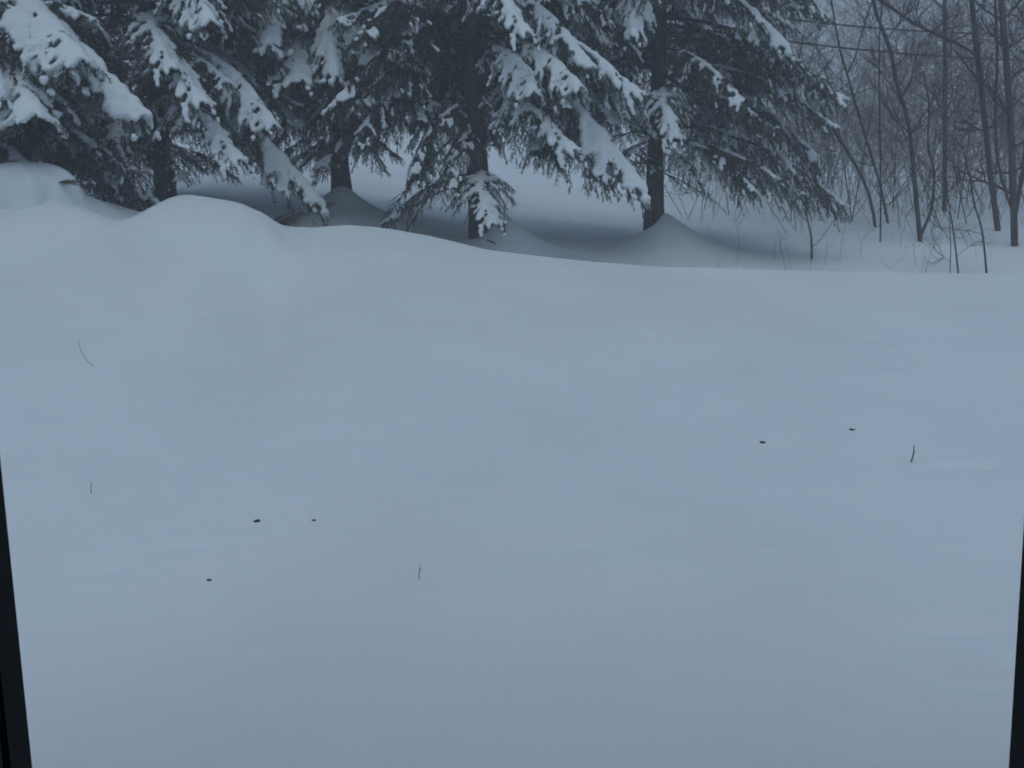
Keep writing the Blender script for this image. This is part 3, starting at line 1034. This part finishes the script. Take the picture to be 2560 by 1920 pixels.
# ------------------------------------------------------------------ small dark things on the snow
def leaf_mesh(seed, ln, wd):
    r = np.random.default_rng(seed)
    n, m = 9, 5
    v = []
    for i in range(n):
        t = i / (n - 1)
        w = wd * math.sin(math.pi * min(1, t * 0.92 + 0.05)) ** 0.7 * (1 + 0.18 * math.sin(t * 19 + seed))
        for j in range(m):
            s = j / (m - 1) * 2 - 1
            v.append((ln * (t - 0.5), s * w, 0.55 * wd * (1 - abs(s) ** 2.2) * (0.7 + 0.3 * math.sin(t * 5 + seed)) - 0.002))
    v = np.array(v)
    idx = np.arange(n * m).reshape(n, m)
    q = np.stack([idx[:-1, :-1], idx[1:, :-1], idx[1:, 1:], idx[:-1, 1:]], -1).reshape(-1, 4)
    top = len(v)
    vv = np.concatenate([v, v - [0, 0, 0.004]])
    ed = np.concatenate([idx[0, :], idx[1:, -1], idx[-1, -2::-1], idx[-2:0:-1, 0]])
    e2 = np.roll(ed, -1)
    return mesh_np('leaf', vv, np.concatenate([q, q[:, ::-1] + top, np.stack([ed, e2, e2 + top, ed + top], -1)]), M_LEAF, smooth=True)


LG = 'dead leaves on the snow'
for i, (px, py, w, lab) in enumerate([
        (642, 1305, 18, 'largest dark dead leaf on the snow, left of centre'),
        (784, 1304, 12, 'small dead leaf right beside the largest one on the left'),
        (523, 1451, 13, 'dead leaf nearest the window, lower left on the snow'),
        (1907, 1107, 17, 'dead leaf on the right, lower of the two near the twig'),
        (2131, 1075, 18, 'dead leaf on the right, nearer the upright twig')]):
    q = hit(px, py)
    sz = w * q.y / F_PX
    o = link('dead_leaf', leaf_mesh(60 + i, sz, sz * 0.42))
    o.location = (q.x, q.y, q.z + 0.002)
    o.rotation_euler = (R(14), R(4 * (i - 2)), R(-12 + 9 * i))
    tag(o, lab, 'leaf', LG)


def twig(label, pts, w, side=(), seed=0, bury=0.04):
    q = hit(*pts[0])
    root_pt = Vector((q.x, q.y, q.z))
    tb = TB()
    P = [at(px, py, q.y + 0.01 * i) for i, (px, py) in enumerate(pts)]
    P = np.array([list(p - root_pt) for p in P])
    P = np.vstack([P[0] + [0, 0, -bury], P])
    t = np.linspace(0, 1, len(P)); tt = np.linspace(0, 1, 10)
    S = np.stack([np.interp(tt, t, P[:, i]) for i in range(3)], -1)
    S[1:-1] = 0.25 * S[:-2] + 0.5 * S[1:-1] + 0.25 * S[2:]
    r0 = w * q.y / F_PX / 2
    tb.tube(S, np.linspace(r0, r0 * 0.5, 10), 6)
    for k, dx, dz in side:
        tb.tube([S[k], S[k] + [dx * 0.5, 0.01, dz * 0.6], S[k] + [dx, 0.015, dz]], [r0 * 0.6, r0 * 0.5, r0 * 0.3], 5)
    o = link('twig', tb.mesh('twig', M_TWIG))
    o.location = root_pt
    return tag(o, label, 'twig', 'twigs poking out of the snow')


twig('dark upright twig poking from the snow on the right', [(2278, 1155), (2284, 1135), (2285, 1112)], 4.5, [(5, 0.02, 0.03)])
twig('small pale twig poking from the snow in the lower middle', [(1049, 1450), (1047, 1432), (1052, 1412)], 2.5, [(6, 0.012, 0.016)])
twig('tiny twig poking from the snow at the left', [(228, 1235), (227, 1220), (229, 1205)], 2.5)
twig('thin curved stem sticking out of the snow at far left', [(240, 918), (215, 902), (200, 875), (195, 845)], 1.6)
twig('short dark branch end on the snow bank below the leftmost spruce', [(80, 474), (92, 452), (110, 445)], 14, [(4, 0.12, 0.03), (6, -0.06, 0.08), (7, 0.1, -0.04)])

# ------------------------------------------------------------------ blowing snow in the air
M_HAZE = bpy.data.materials.new('haze')
M_HAZE.use_nodes = True
M_HAZE.cycles.homogeneous_volume = True
nt = M_HAZE.node_tree
nt.nodes.remove(nt.nodes['Principled BSDF'])
pv = nt.nodes.new('ShaderNodeVolumePrincipled')
pv.inputs['Color'].default_value = (0.92, 0.95, 1.0, 1)
pv.inputs['Density'].default_value = 0.012
nt.links.new(pv.outputs[0], nt.nodes['Material Output'].inputs['Volume'])
hz = link('haze', box_mesh('haze', -1650, 1650, -130, 2050, -2.0, 42.0, M_HAZE))
tag(hz, 'thin veil of blowing snow in the air', kind='stuff')
